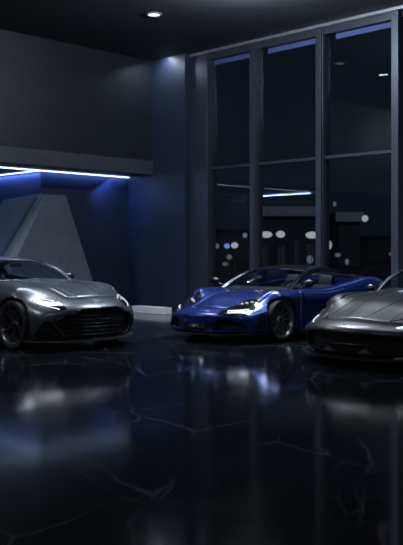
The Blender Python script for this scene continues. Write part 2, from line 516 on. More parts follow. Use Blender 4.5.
    # wheels ----------------------------------------------------------------
    def wheels(self):
        sp = self.sp; R = sp['wr']; w = sp['tw']; rr = R*sp.get('rimk', .79)
        for x in (0, -sp['wb']):
            for s in (1, -1):
                yc = s*(sp['track'])
                bm = bmesh.new()
                h = w/2
                # rim: barrel, lip, hub; outer face towards +y*s
                prof = [(rr-.004, -h*.9), (rr-.03, -h*.8), (rr-.05, -h*.2), (rr-.045, h*.45), (rr-.022, h*.80), (rr-.004, h*.93), (rr+.004, h*.93), (rr+.004, h*.86)]
                add_lathe_y(bm, prof, 44)
                add_lathe_y(bm, [(.001, h*.62), (.040, h*.62), (.062, h*.56), (.075, h*.40), (.075, h*.15), (.001, h*.15)], 24)
                for k in range(sp['spokes']):
                    a0 = 2*PI*(k+.5)/sp['spokes']+.25
                    for da in (sp['split'], -sp['split']) if sp['split'] else (0,):
                        P0 = (a0+da*.25, .055, h*.48); P1 = (a0+da*.8, rr*.55, h*.60); P2 = (a0+da, rr-.018, h*.80)
                        pts = [(r*math.cos(a), y, r*math.sin(a)) for a, r, y in (P0, P1, P2)]
                        wds = sp['spw']; prev = None
                        for (px, py, pz), ww in zip(pts, (wds*1.25, wds, wds*.95)):
                            rad = Vector((px, 0, pz)).normalized(); tg = Vector((-rad.z, 0, rad.x)); c = Vector((px, py, pz))
                            cur = [bm.verts.new(c+tg*ww+Vector((0, -.03, 0))), bm.verts.new(c+tg*ww*.7), bm.verts.new(c-tg*ww*.7), bm.verts.new(c-tg*ww+Vector((0, -.03, 0)))]
                            if prev:
                                for q in range(4): bm.faces.new((prev[q], prev[(q+1) % 4], cur[(q+1) % 4], cur[q]))
                            prev = cur
                        bm.faces.new(prev)
                if s < 0:
                    for v in bm.verts: v.co.y *= -1
                wh = obj('wheel', bm, sp['rim_mat'], self.root)
                for p in wh.data.polygons: p.use_smooth = True
                wh.data.set_sharp_from_angle(angle=math.radians(30))
                wh.location = self.L((x, yc, R))
                if x == 0: wh.rotation_euler = (0, 0, sp.get('steer', 0))
                bm = bmesh.new()
                add_lathe_y(bm, [(rr+.002, h*.90), (rr+.012, h*.97), (rr+.03, h*1.0), (R-.03, h*1.0), (R-.010, h*.93), (R, h*.78), (R, h*.4), (R-.006, h*.38), (R-.006, h*.34), (R, h*.32),
                                 (R, -h*.32), (R-.006, -h*.34), (R-.006, -h*.38), (R, -h*.4), (R, -h*.78), (R-.010, -h*.93), (R-.03, -h), (rr+.03, -h), (rr+.002, -h*.9)], 56, close=True)
                ty = obj('tyre', bm, M['tyre'], wh, smooth=True); ty.data.set_sharp_from_angle(angle=math.radians(35))
                bm = bmesh.new()
                add_lathe_y(bm, [(.10, s*h*.12), (rr*.78, s*h*.12), (rr*.78, s*h*.12-s*.03), (.10, s*h*.12-s*.03)], 36, close=True)
                obj('brake_disc', bm, M['disc'], wh)
                bm = bmesh.new()                  # caliper: arc block over the disc
                a0, a1 = (.45, 1.25); n = 8
                for i in range(n):
                    b0 = a0+(a1-a0)*i/n; b1 = a0+(a1-a0)*(i+1)/n
                    vs = []
                    for b in (b0, b1):
                        for r in (rr*.55, rr*.84):
                            for y in (h*.30, -h*.15): vs.append(bm.verts.new((r*math.cos(PI-b), s*y, r*math.sin(PI-b))))
                    for q in ((0, 1, 5, 4), (2, 3, 7, 6), (0, 2, 6, 4), (1, 3, 7, 5)): bm.faces.new([vs[t] for t in q])
                    if i == 0: bm.faces.new([vs[t] for t in (0, 1, 3, 2)])
                    if i == n-1: bm.faces.new([vs[t] for t in (4, 5, 7, 6)])
                obj('brake_caliper', bm, M['caliper'], wh, doubles=True)
                bm = bmesh.new(); add_lathe_y(bm, [(.001, s*h*.66), (.028, s*h*.655), (.032, s*h*.60)], 20)
                obj('hub_cap', bm, M['slat'], wh, smooth=True)

    def mirrors(self, p, col=None, r=(.055, .10, .062)):
        for s in (1, -1):
            bm = bmesh.new()
            c = self.L((p[0], p[1]*s, p[2]))
            vs = add_ellipsoid(bm, (0, 0, 0), r, Matrix.Rotation(s*.12, 4, 'Z'), 20)
            for v in vs:
                if v.co.x < -.02: v.co.x = -.02+(v.co.x+.02)*.25
                v.co += c
            base = self.L((p[0]-.02, (p[1]-.20)*s, p[2]-.075))
            add_tube(bm, [base, base.lerp(c, .5)+Vector((0, 0, -.012)), c+Vector((0, -.04*s, -.03))], [.022, .016, .020], 8, flat=.6)
            mo = obj('door_mirror', bm, col or self.sp['paint'], self.root, smooth=True)
            bm = bmesh.new()
            add_ellipsoid(bm, c+Vector((-.036, 0, 0)), (.004, r[1]*.8, r[2]*.75), None, 16)
            obj('mirror_glass', bm, M['chrome'], mo, smooth=True)

    def interior(self, seat_x, wheel_side, dash_x, zb, dz=0.):
        for s in (1, -1):
            bm = bmesh.new(); y = s*.36
            x = seat_x
            add_box(bm, (x-.02, y-.24, .38), (x+.48, y+.24, .56), .05, Matrix.Translation((self.off, 0, dz)))
            R = Matrix.Translation((self.off+x, y, .50+dz)) @ Matrix.Rotation(math.radians(-18), 4, 'Y')
            add_box(bm, (-.12, -.24, 0), (.02, .24, .50), .05, R)
            add_box(bm, (-.02, -.25, .05), (.06, -.19, .42), .025, R); add_box(bm, (-.02, .19, .05), (.06, .25, .42), .025, R)
            add_box(bm, (-.10, -.14, .49), (.0, .14, .68), .04, R)
            se = obj('seat', bm, M['leather'], self.root); se.data.shade_smooth() if hasattr(se.data, 'shade_smooth') else None
            se.data.set_sharp_from_angle(angle=math.radians(40))
        bm = bmesh.new()
        P = [(dash_x+.42, zb-.03), (dash_x+.1, zb+.015), (dash_x, zb-.02), (dash_x-.03, zb-.10), (dash_x+.05, zb-.3), (dash_x+.42, zb-.35)]
        add_prism(bm, None, [self.L((x, -.68, z)) for x, z in P], [self.L((x, .68, z)) for x, z in P])
        obj('dashboard', bm, M['cabin'], self.root)
        bm = bmesh.new(); c = self.L((dash_x-.20, wheel_side*.36, zb-.05)); n = 28
        ax = Vector((-.35, 0, 1)).normalized(); e1 = Vector((0, 1, 0)); e2 = ax
        ring = [c+e1*.18*math.cos(2*PI*k/n)+e2*.18*math.sin(2*PI*k/n) for k in range(n+1)]
        add_tube(bm, ring, .015, 8)
        add_tube(bm, [c-e1*.17, c, c+e1*.17], .016, 6); add_tube(bm, [c, c-e2*.17], .016, 6)
        add_tube(bm, [c, c+Vector((.22, 0, -.06))], .035, 8)
        obj('steering_wheel', bm, M['cabin'], self.root, smooth=True)
        bm = bmesh.new(); h = self.sp['house']; i = self.sp.get('hdr', 2)
        C = Vector(h['C'][i])
        add_box(bm, (-.012, -.11, -.035), (.012, .11, .035), .01, Matrix.Translation(self.L((C.x+.06, 0, C.z-.085))))
        add_tube(bm, [self.L((C.x+.06, 0, C.z-.06)), self.L((C.x+.03, 0, C.z-.02))], .008, 6)
        obj('rear_view_mirror', bm, M['cabin'], self.root)

# ================================================================== THE ROOM
# room axes: a = distance towards the window wall, b = distance towards the left wall (both at 45 degrees to the view)
ROT = Matrix.Rotation(PI/4, 4, 'Z')
def ab(a, b, z=0.): return Vector(((a-b)/S2, (a+b)/S2, z))
H = 6.29
A_WIN, A_W2, B_O, B_A = 14.85, 14.51, 16.285, 17.225
Z_SOF = 3.39
def room_box(name, lo, hi, mat, bev=0., parent=None):
    bm = bmesh.new(); add_box(bm, lo, hi, bev); bmesh.ops.transform(bm, matrix=ROT, verts=bm.verts)
    return obj(name, bm, mat, parent)
A0, B0 = -9., -9.
struct(room_box('floor', (A0, B0, -.2), (A_WIN+.2, 22., 0.), M['marble']))
struct(room_box('ceiling', (A0, B0, H), (A_WIN+.35, 22., H+.2), M['ceil']))
struct(room_box('wall_near', (A0-.2, B0, 0), (A0, 22., H), M['wall']))
struct(room_box('wall_right', (A0, B0-.2, 0), (A_WIN+.2, B0, H), M['wall']))
# overhanging upper wall with its grey fascia band
struct(room_box('wall_upper_left', (A0, B_O, 3.74), (A_W2, 22., H), M['panel']))
struct(room_box('trim_fascia', (A0, B_O-.03, Z_SOF), (A_W2, 22., 3.74), M['band'], .004))
# recess: solid block, deep recess beside it, back wall
struct(room_box('wall_recess', (11.78, B_A, 0), (A_W2, 22., Z_SOF), M['bluewall']))
struct(room_box('wall_recess_back', (7.37, 19.6, 0), (11.78, 22., Z_SOF), M['bluewall']))
struct(room_box('wall_left', (A0, B_A, 0), (7.37, 22., Z_SOF), M['bluewall']))
# the wall return beside the window, standing proud of the glass line
struct(room_box('wall_return', (A_W2, 15.09, 0), (A_WIN+.2, 22., H), M['bluewall']))
# bright plinth strip at the foot of the wall
tag(room_box('plinth', (13.12, 14.36, 0), (13.40, 15.45, .155), M['plinth'], .01),
    'low white plinth on the floor behind the nose of the silver grey coupe', 'plinth')

# ---- window wall
MUL = [(15.09, 14.49), (13.186, 12.985), (11.284, 11.085), (9.40, 9.185)]
bays = [(14.49, 13.186), (12.985, 11.284), (11.085, 9.40)]
nxt = 9.185
while nxt > B0+.4:
    bays.append((nxt, max(B0, nxt-1.66))); MUL.append((nxt-1.66, nxt-1.86)); nxt -= 1.86
for i, (b1, b0) in enumerate(MUL):
    if b0 < B0: continue
    struct(room_box('trim_%d' % (i+1), (A_WIN-.10 if i else A_WIN-.16, b0, 0), (A_WIN+.14, b1, H-.05), M['frame'], .012))
    if i:   # the slim inner rib of the post
        struct(room_box('trim_rib_%d' % (i+1), (A_WIN-.16, b0+.012, 0), (A_WIN-.10, b0+.062, H-.05), M['frame'], .008))
struct(room_box('trim_header', (A_WIN-.17, B0, H-.065), (A_WIN+.14, 15.09, H), M['trim'], .006))
struct(room_box('trim_head_frame', (A_WIN-.05, B0, H-.20), (A_WIN+.12, 15.09, H-.065), M['frame'], .006))
struct(room_box('trim_sill', (A_WIN-.06, B0, 0), (A_WIN+.12, 15.09, .10), M['frame'], .006))
for i, (b1, b0) in enumerate(bays):
    w = room_box('window_%d' % (i+1), (A_WIN-.03, b0, 3.42), (A_WIN+.07, b1, 3.485), M['frame'], .006)   # transom bar
    struct(w)
    room_box('pane', (A_WIN+.015, b0, .10), (A_WIN+.027, b1, H-.2), M['pane'], 0, w)
    if i < 3:
        t = room_box('blind_cassette', (A_WIN+.06, b0+(.06 if i else .04), H-.325), (A_WIN+.14, b1-(.22 if i else .02), H-.21), M['blind'], .012)  # added bar that stands for an LED reflection in the glass
        tag(t, ['blue grey blind rail behind the leftmost window bay', 'blue grey blind rail behind the middle window bay',
                'blue grey blind rail behind the rightmost window bay'][i], 'blind')
        w2 = bmesh.new(); p0 = ab(A_WIN+.10, b0+.03 if i else b0+.02, H-.27); p1 = ab(A_WIN+.10, b0+(.06 if i else .04), H-.27)
        add_tube(w2, [p0, p1], .02, 8); obj('rail_bracket', w2, M['frame'], t)

# ---- LED strips under the soffit
def strip(name, lo, hi, label):
    o = room_box(name, lo, hi, M['led'], .003); return tag(o, label, 'LED strip')
strip('led_strip', (7.37, B_A-.045, Z_SOF-.028), (A_W2-.005, B_A-.005, Z_SOF-.001), 'long white blue LED strip under the overhanging wall, running into the corner')
strip('led_strip', (11.735, B_A+.005, Z_SOF-.022), (11.775, 19.6, Z_SOF-.001), 'short LED strip turning back into the recess at the left edge')
strip('led_strip', (7.375, B_A+.005, Z_SOF-.028), (7.415, 19.6, Z_SOF-.001), 'LED strip at the far end of the recess, seen only mirrored in the window')

def area(name, loc, size, size_y, power, col, rot=None, target=None, spread=PI):
    l = bpy.data.lights.new(name, 'AREA'); l.shape = 'RECTANGLE'; l.size = size; l.size_y = size_y
    l.energy = power; l.color = col; l.spread = spread
    o = bpy.data.objects.new(name, l); COL.objects.link(o); o.location = loc
    if target is not None: o.rotation_euler = (Vector(target)-Vector(loc)).to_track_quat('-Z', 'Y').to_euler()
    elif rot: o.rotation_euler = rot
    return o
BLUE = (.15, .29, 1.)
# the glow the strips throw on the walls
def strip_light(a0, b0, a1, b1, aim, power, col=BLUE):
    p0, p1 = ab(a0, b0, Z_SOF-.05), ab(a1, b1, Z_SOF-.05)
    c = (p0+p1)/2; d = (p1-p0); L_ = d.length
    z = -(Vector(aim)).normalized(); x = d.normalized(); y = z.cross(x)
    l = bpy.data.lights.new('led_glow', 'AREA'); l.shape = 'RECTANGLE'; l.size = L_; l.size_y = .05; l.energy = power; l.color = col; l.spread = math.radians(145)
    o = bpy.data.objects.new('led_glow', l); COL.objects.link(o)
    o.matrix_world = Matrix.Translation(c) @ Matrix((x, y, z)).transposed().to_4x4()
    return o
dn = Vector((0, 0, -1)); A_ = ab(1, 0).normalized(); B_ = ab(0, 1).normalized()
strip_light(7.5, B_A-.16, A_W2-.05, B_A-.16, dn*.55+B_, 12)
strip_light(13.2, B_A-.10, A_W2-.06, B_A-.10, dn*.5+A_*1.2-B_*.2, 14)
strip_light(11.72, B_A+.05, 11.72, 19.5, dn+A_*.4, 18)
strip_light(7.44, B_A+.05, 7.44, 19.5, dn+A_*.9, 22, (.45, .60, 1.))

# ---- ceiling lamps: recessed downlights
def downlight(name, X, Y, label, mat, power, cone=52, blend=.6, col=(.86, .92, 1.)):
    t = thing(name, label, 'ceiling light', (X, Y, H), 0)
    bm = bmesh.new(); n = 32
    pr = [(.125, 0), (.165, 0), (.168, -.012), (.160, -.02), (.125, -.02)]
    rings = [[bm.verts.new((r*math.cos(2*PI*k/n), r*math.sin(2*PI*k/n), z)) for k in range(n)] for r, z in pr]
    for i in range(len(pr)):
        for k in range(n): bm.faces.new((rings[i][k], rings[i][(k+1) % n], rings[(i+1) % len(pr)][(k+1) % n], rings[(i+1) % len(pr)][k]))
    obj('bezel', bm, M['trim'], t, smooth=False)
    bm = bmesh.new(); bmesh.ops.create_cone(bm, cap_ends=True, segments=32, radius1=.118, radius2=.125, depth=.016)
    bmesh.ops.translate(bm, vec=(0, 0, -.010), verts=bm.verts)
    obj('diffuser', bm, mat, t)
    if power:
        l = bpy.data.lights.new('downlight_beam', 'SPOT'); l.energy = power; l.spot_size = math.radians(cone); l.spot_blend = blend
        l.color = col; l.shadow_soft_size = .12
        o = bpy.data.objects.new('downlight_beam', l); COL.objects.link(o); o.location = (X, Y, H-.05)
downlight('ceiling_downlight', -.97, 17.46, 'round recessed downlight shining in the black ceiling above the corner', M['lamp_dim'], 320)
downlight('ceiling_downlight', -2.40, 16.06, 'round ceiling downlight out of frame, mirrored in the rightmost window bay', M['lamp'], 160)
# surface lamp close to the ceiling that washes the ceiling before the window
sx, sy = .87, 15.3
t = thing('ceiling_lamp', 'small ceiling lamp just above the picture, washing the ceiling by the window', 'ceiling light', (sx, sy, H))
bm = bmesh.new(); bmesh.ops.create_cone(bm, cap_ends=True, segments=24, radius1=.07, radius2=.07, depth=.04)
bmesh.ops.translate(bm, vec=(0, 0, -.02), verts=bm.verts); obj('canopy', bm, M['trim'], t)
bm = bmesh.new(); add_tube(bm, [(0, 0, -.04), (0, 0, -.12)], .008, 8); obj('stem', bm, M['trim'], t)
bm = bmesh.new(); add_ellipsoid(bm, (0, 0, -.16), (.07, .07, .07)); obj('globe', bm, M['lamp'], t, smooth=True)
l = bpy.data.lights.new('lamp_glow', 'POINT'); l.energy = 420; l.color = (.82, .9, 1.); l.shadow_soft_size = .09
o = bpy.data.objects.new('lamp_glow', l); COL.objects.link(o); o.location = (sx, sy, H-.30)
# cove light over the wall return, added wash along the window head
for (b0, b1, pw) in ((15.2, 16.2, 18),):
    p = ab(A_W2-.16, (b0+b1)/2, H-.02)
    o = area('cove_light', p, b1-b0, .06, pw, (.75, .83, 1.), target=p+Vector((0, 0, -1))+A_*.25); 
    o.rotation_euler = ((dn+A_*.35).to_track_quat('-Z', 'X')).to_euler()

p = ab(A_WIN-.75, 8.5, H-.04)
o = area('cove_light', p, 13., .05, 75, (.78, .85, 1.), spread=math.radians(50))  # added strip that brightens the window head trim
o.rotation_euler = (A_+dn*.22).to_track_quat('-Z', 'X').to_euler()
# unseen soft lights over the cars, then added fills without fittings
def softbox(X, Y, z, sx_, sy_, power, col, target): return area('ceiling_softbox', (X, Y, z), sx_, sy_, power, col, target=target, spread=math.radians(115))
softbox(-3.0, 14.6, 6.1, 2.6, 1.2, 85, (.84, .91, 1.), (-2.6, 14.2, 0))
softbox(1.0, 15.3, 6.1, 2.6, 1.2, 160, (.82, .90, 1.), (.9, 15., 0))
softbox(3.0, 12.8, 6.1, 2.2, 1.2, 22, (.84, .91, 1.), (2.8, 12.4, 0))

softbox(-6.0, 9.5, 6.1, 1.6, 1.6, 45, (.84, .91, 1.), (-3.2, 12.6, .4))  # added fill for the coupe's flank and front wheel
softbox(-9.5, 12.0, 6.1, 1.2, 1.2, 115, (.74, .82, 1.), (-4.5, 19., 1.5))  # added light that brightens the sculpture's left facet
softbox(-1.0, 4.0, 6.1, 4., 3., 50, (.80, .88, 1.), (0, 9., 0))  # added broad fill over the near part of the room

# ================================================================== OUTSIDE THE WINDOW
g = room_box('ground', (A_WIN+.2, -160, -.3), (260, 160, -.2), M['ground']); struct(g)
def px(u, v, d):       # a point d metres ahead, seen at that picture position (distant skyline survey)
    return Vector(((u-201.5)/855*d, d, 1.45-(v-251)/855*d))
def building(u0, u1, vtop, d, mat, label, edge, cols=()):
    p0, p1 = px(u0, vtop, d), px(u1, vtop, d)
    t = thing('office_building', label, 'building', ((p0.x+p1.x)/2, d+4, -.2))
    cx = (p0.x+p1.x)/2; hw = (p1.x-p0.x)/2; hz = p0.z+.2
    bm = bmesh.new(); add_box(bm, (-hw, -4, 0), (hw, 8, hz-.9)); obj('facade', bm, mat, t)
    bm = bmesh.new(); add_box(bm, (-hw-.3, -4.4, hz-.9), (hw+.3, 8.4, hz-.55)); add_box(bm, (-hw, -4, hz-.55), (hw, 8, hz-.45)); obj('roof', bm, mat, t)
    if edge:
        bm = bmesh.new(); add_box(bm, (-hw-.3, -4.5, hz-.95-edge), (hw+.3, -4.4, hz-.5), .02); obj('roof_edge', bm, M['edge'], t)
    for (c0, c1, va, vb) in cols:
        a = px(c0, va, d-.1); b = px(c1, vb, d-.1)
        bm = bmesh.new(); add_box(bm, (a.x-cx, -4.08, b.z+.2), (b.x-cx, -3.95, a.z+.2), .02); obj('lit_window', bm, M['litwin'], t)
    return t
building(214, 258, 226, 150, M['bldg'], 'dark distant building behind the left window bay with small lights', 0)
building(262, 317, 202, 90, M['bldg2'], 'dark building with a pale roof edge behind the middle window bay', .55,
         ((263, 268, 246, 268), (278, 285, 246, 268), (295, 299, 240, 268), (307, 314, 244, 268)))
building(338, 360, 207.5, 90, M['bldg2'], 'dark building with a pale roof edge behind the rightmost window bay', .55)
building(368, 392, 233, 160, M['bldg'], 'low dark distant building at the right end of the skyline', 0)
def city_lamp(u, v, w, h, d, mat, label, pole=True):
    p = px(u, v, d); r = w/2/855*d; rz = h/2/855*d
    t = thing('street_lamp', label, 'street lamp', (p.x, p.y, -.2))
    bm = bmesh.new(); add_ellipsoid(bm, (0, 0, p.z+.2), (r, r*.8, rz), None, 16); obj('globe', bm, mat, t, smooth=True)
    if pole:
        bm = bmesh.new(); add_tube(bm, [(0, 0, 0), (0, 0, p.z+.2-rz*.9)], .03, 8); obj('pole', bm, M['bldg'], t)
for c in [(227, 246, 6, 5, 70, 'lb', 'blue glowing lamp in the left window bay, beside a white one'),
          (234.6, 245.3, 7, 6, 71, 'lw', 'white glowing lamp in the left window bay, right of a blue one'),
          (245, 235.4, 4.5, 5, 72, 'lb2', 'small pale blue lamp close to the left window post'),
          (217, 246, 4.5, 5, 73, 'ld', 'faint grey lamp left of the blue lamp outside'),
          (229, 257, 6, 5, 74, 'ld', 'faint grey lamp below the white lamp in the left window bay'),
          (225.5, 264, 6, 4, 75, 'lwarm', 'faint warm lamp low in the left window bay'),
          (266.3, 234.6, 12, 6.5, 70, 'lw', 'wide white lamp outside, right beside the left window post'),
          (280.6, 234.2, 9, 7, 71, 'lw', 'round white lamp in the middle of the middle window bay'),
          (311.8, 235, 12.5, 7, 72, 'lw', 'wide white lamp at the right of the middle window bay'),
          (329.5, 245, 5, 9, 73, 'lm', 'tall grey white lamp partly behind the right window post'),
          (334.6, 204, 3.2, 5, 74, 'ld', 'small grey lamp beside the pale roof edge'),
          (365, 218.5, 6.4, 6.6, 70, 'lw', 'lone round white lamp high in the rightmost window bay'),
          (337.8, 255, 6, 4, 75, 'ld', 'faint oval lamp low in the rightmost window bay'),
          (347, 261.8, 4, 6, 76, 'ld', 'faint upright lamp lowest in the rightmost window bay'),
          (391, 254, 4, 4, 77, 'lwarm', 'faint warm lamp by the right edge post'),
          (310, 259.5, 7, 8, 78, 'ld', 'faint wide lamp below the wide white lamp at the right post')]:
    u, v, w, h, d, mk, lab = c
    mt = {'lb2': 'lb3', 'lm': 'lm'}.get(mk, mk)
    if mt == 'lb3' and 'lb3' not in M: M['lb3'] = emit('city_lamp_pale_blue', (.45, .62, 1.), .28)
    if mt == 'lm' and 'lm' not in M: M['lm'] = emit('city_lamp_mid', (.85, .9, 1.), .32)
    city_lamp(u, v, w, h, d, M[mt], lab)

ml = bpy.data.lights.new('moonlight', 'SUN'); ml.energy = .14; ml.color = (.75, .86, 1.); ml.angle = .02  # added distant light that lifts the building fronts outside
mo = bpy.data.objects.new('moonlight', ml); COL.objects.link(mo); mo.rotation_euler = Vector((.25, .8, -.6)).to_track_quat('-Z', 'Y').to_euler(); mo.location = (0, -30, 40)
# ---- angular stone sculpture in the recess
def on_b(u, v, b):     # point on the plane b = const, seen at that place
    k = (u-201.5)/855; d = b*S2/(1-k); return Vector((k*d, d, 1.45-(v-251)/855*d))
F = [on_b(47, 194.5, 16.62), on_b(65.5, 195, 16.62), on_b(102, 312, 16.62), on_b(-12, 312, 16.62)]
F[2].z = F[3].z = 0
K = [on_b(40.5, 194.2, 16.86), F[1]+B_*.45, F[2]+B_*.45, on_b(-30, 312, 16.86)]
K[0].z = F[0].z; K[3].z = 0
base = (F[2]+F[3])/2+B_*.2
def poly_obj(name, faces, mat, base, parent=None):
    bm = bmesh.new(); cache = {}
    def v(p):
        k = tuple(round(c, 4) for c in p)
        if k not in cache: cache[k] = bm.verts.new(Vector(p)-base)
        return cache[k]
    for f in faces:
        try: bm.faces.new([v(p) for p in f])
        except ValueError: pass
    o = obj(name, bm, mat, parent); o.location = base; return o
B2 = [K[0]+B_*.10, F[1]+B_*.45, F[2]+B_*.45, K[3]+B_*.10]
K2 = B2
so = poly_obj('angular_sculpture', [F, [F[0], F[3], K[3], K[0]], [K[0], K[3], K2[3], K2[0]], [F[1], K2[1], K2[2], F[2]],
     [F[0], K[0], K2[0], K2[1], F[1]], [K2[0], K2[3], K2[2], K2[1]], [F[3], F[2], K2[2], K2[3], K[3]]], M['sculpt'], Vector((base.x, base.y, 0)))
tag(so, 'tall tapering grey stone wedge sculpture standing in the blue lit recess', 'sculpture')
q = [on_b(6, 200, 17.05), on_b(43, 193.5, 17.05), on_b(10, 306, 17.05), on_b(-60, 306, 17.05), on_b(-8, 222, 17.05)]
q[2].z = q[3].z = 0
qb = Vector((q[2].x, q[2].y, 0))
bm = bmesh.new(); add_prism(bm, None, [p-qb for p in q], [p-qb+B_*.10 for p in q])
so = obj('angular_sculpture', bm, M['slab'], None); so.location = qb
tag(so, 'flat angular blue lit slab leaning out behind the grey stone wedge', 'sculpture')

# ================================================================== CAMERA, WORLD
cd = bpy.data.cameras.new('camera'); cam = bpy.data.objects.new('camera', cd); COL.objects.link(cam)
cam.location = (0, 0, 1.45); cam.rotation_euler = (PI/2, 0, 0)
cd.sensor_fit = 'HORIZONTAL'; cd.sensor_width = 36; cd.lens = 855/403*36
cd.shift_y = -(272.5-251)/403*-1*-1
cd.clip_end = 600
cd.dof.use_dof = True; cd.dof.focus_distance = 12.5; cd.dof.aperture_fstop = 76.4/25
SC.camera = cam
w = bpy.data.worlds.new('night'); SC.world = w; w.use_nodes = True
nt = w.node_tree; bg = nt.nodes['Background']
tc = nt.nodes.new('ShaderNodeTexCoord'); sp = nt.nodes.new('ShaderNodeSeparateXYZ'); rp = nt.nodes.new('ShaderNodeValToRGB')
nt.links.new(tc.outputs['Generated'], sp.inputs[0]); nt.links.new(sp.outputs['Z'], rp.inputs['Fac'])
rp.color_ramp.elements[0].position = .0; rp.color_ramp.elements[0].color = (.0045, .0068, .0105, 1)
rp.color_ramp.elements[1].position = .35; rp.color_ramp.elements[1].color = (.0045, .007, .0115, 1)
nt.links.new(rp.outputs['Color'], bg.inputs['Color']); bg.inputs['Strength'].default_value = 1.
vs = SC.view_settings; vs.view_transform = 'Standard'; vs.look = 'None'; vs.gamma = 1; vs.exposure = 0; vs.use_curve_mapping = False
# ================================================================== THE CARS
def heading(deg): return math.radians(deg)
# ---------------------------------------------------------------- silver grey coupe
DB = dict(
    wb=2.805, nose=.86, tail=-3.87, wr=.345, tw=.26, track=.835, arch=.385, bow=(.40, 2.4), rbow=(.30, 2.2), rslope=.25,
    prof=[(.12, .07), (.22, .01), (.40, 0), (.55, .015), (.64, .06), (.72, .14), (.85, .22), (1., .3)], round=.10, inset=.05,
    curves=dict(
        zc=[(-3.87, .84), (-3.6, .96), (-3.0, 1.0), (-2.2, .97), (-1.3, .95), (-.75, .965), (-.3, .93), (.1, .88), (.45, .805), (.7, .715), (.86, .62)],
        yi=[(-3.87, .40), (-.6, .50), (.2, .44), (.86, .36)],
        zi=[(-3.87, .83), (-3.6, .955), (-3.0, .99), (-2.2, .95), (-1.3, .92), (-.75, .935), (-.3, .895), (.1, .868), (.45, .792), (.7, .70), (.86, .61)],
        ys=[(-3.87, .66), (-2.8, .82), (-1.5, .80), (-.6, .80), (.1, .80), (.5, .77), (.86, .68)],
        zs=[(-3.87, .82), (-2.8, 1.0), (-1.9, .93), (-1.0, .915), (-.4, .92), (.0, .89), (.3, .82), (.5, .75), (.68, .675), (.86, .57)],
        W=[(-3.87, .86), (-2.8, .995), (-1.7, .94), (-.9, .93), (-.3, .97), (.05, .985), (.5, .965), (.86, .90)],
        zm=[(-3.87, .62), (-2.8, .70), (-1.5, .62), (-.3, .68), (.1, .68), (.86, .45)],
        Wl=[(-3.87, .78), (-2.8, .92), (-1.7, .90), (-.7, .90), (0, .94), (.5, .93), (.86, .86)],
        zl=[(-3.87, .24), (-3.0, .16), (-1, .13), (.5, .13), (.86, .14)],
        dd=[(-3, .0), (-1.6, -.03), (-.8, -.02), (.8, 0)]),
    bonnet=(-.62, .70, 2.55), door=(-1.95, -.72),
    cuts=[([(0, .578), (.30, .576), (.36, .572), (.42, .522), (.60, .472), (.69, .43), (.68, .36), (.59, .24), (.47, .162), (0, .155), (-.47, .162), (-.59, .24), (-.68, .36), (-.69, .43), (-.60, .472), (-.42, .522), (-.36, .572), (-.30, .576)], .10, False),
          ([(.56, .155), (.66, .29), (.72, .39), (.78, .425), (.845, .38), (.875, .29), (.87, .155), (.70, .145)], .10, True)],
    cabin=[(-.80, .0), (-.90, .66), (-1.2, .74), (-2.2, .74), (-2.55, .60), (-2.6, 0)],
    paint=M['paint_grey'], roof_mat=M['paint_grey'], rim_mat=M['blackrim'], trim_mat=M['slat'], spokes=5, split=.20, spw=.020, rimk=.80,
    house=dict(u=[0, .14, .30, .48, .68, .86, 1.],
        B=[(-.86, .79, .90), (-1.12, .80, .91), (-1.5, .81, .92), (-1.9, .81, .93), (-2.4, .81, .97), (-2.9, .78, .985), (-3.15, .74, .97)],
        R=[(-.86, .78, .905), (-1.06, .725, 1.05), (-1.45, .62, 1.20), (-1.85, .585, 1.245), (-2.35, .60, 1.20), (-2.85, .68, 1.06), (-3.14, .735, .975)],
        C=[(-.62, 0, .945), (-.93, 0, 1.10), (-1.35, 0, 1.245), (-1.8, 0, 1.295), (-2.35, 0, 1.26), (-2.9, 0, 1.13), (-3.35, 0, .99)],
        header=.30, rear=(.62, .95), side=(.05, .78)),
)
db = Car(DB, 'silver grey sports coupe with a huge black mesh grille, leftmost of the three cars', 'sports_coupe', 'car', (0, 0, 0), 0)
db.glasshouse(); db.wheels(); db.mirrors((-1.2, 1.0, .965), M['carbon']); db.interior(-2.35, -1, -1.15, .93)
# grille: horizontal slats in the mouth
def slats(car, ys, zs, mat, depth=.045, r=.009, name='grille', parent=None):
    bm = bmesh.new()
    for z in zs:
        w = ys(z); n = 25
        add_tube(bm, [car.L(car.front_shell(y, z)-Vector((depth, 0, 0))) for y in [-w+2*w*i/(n-1) for i in range(n)]], r, 6, flat=.7)
    return obj(name, bm, mat, parent or car.root, smooth=True)
def backing(car, ys, z0, z1, depth, mat, name, parent):
    bm = bmesh.new(); n = 25; rows = []
    for j in range(9):
        z = z0+(z1-z0)*j/8; w = ys(z)
        rows.append([bm.verts.new(car.L(car.front_shell(-w+2*w*i/(n-1), z)-Vector((depth, 0, 0)))) for i in range(n)])
    for j in range(8):
        for i in range(n-1): bm.faces.new((rows[j][i], rows[j][i+1], rows[j+1][i+1], rows[j+1][i]))
    return obj(name, bm, mat, parent, smooth=True)
Car.front_shell = Car.front
gw = pchip([(.155, .44), (.20, .51), (.28, .60), (.38, .66), (.43, .66), (.475, .54), (.52, .40), (.575, .30)])
gr = slats(db, gw, [.215+.052*i for i in range(7)], M['slat'], .05, .008)
backing(db, gw, .17, .58, .075, M['matt'], 'mesh_backing', gr)
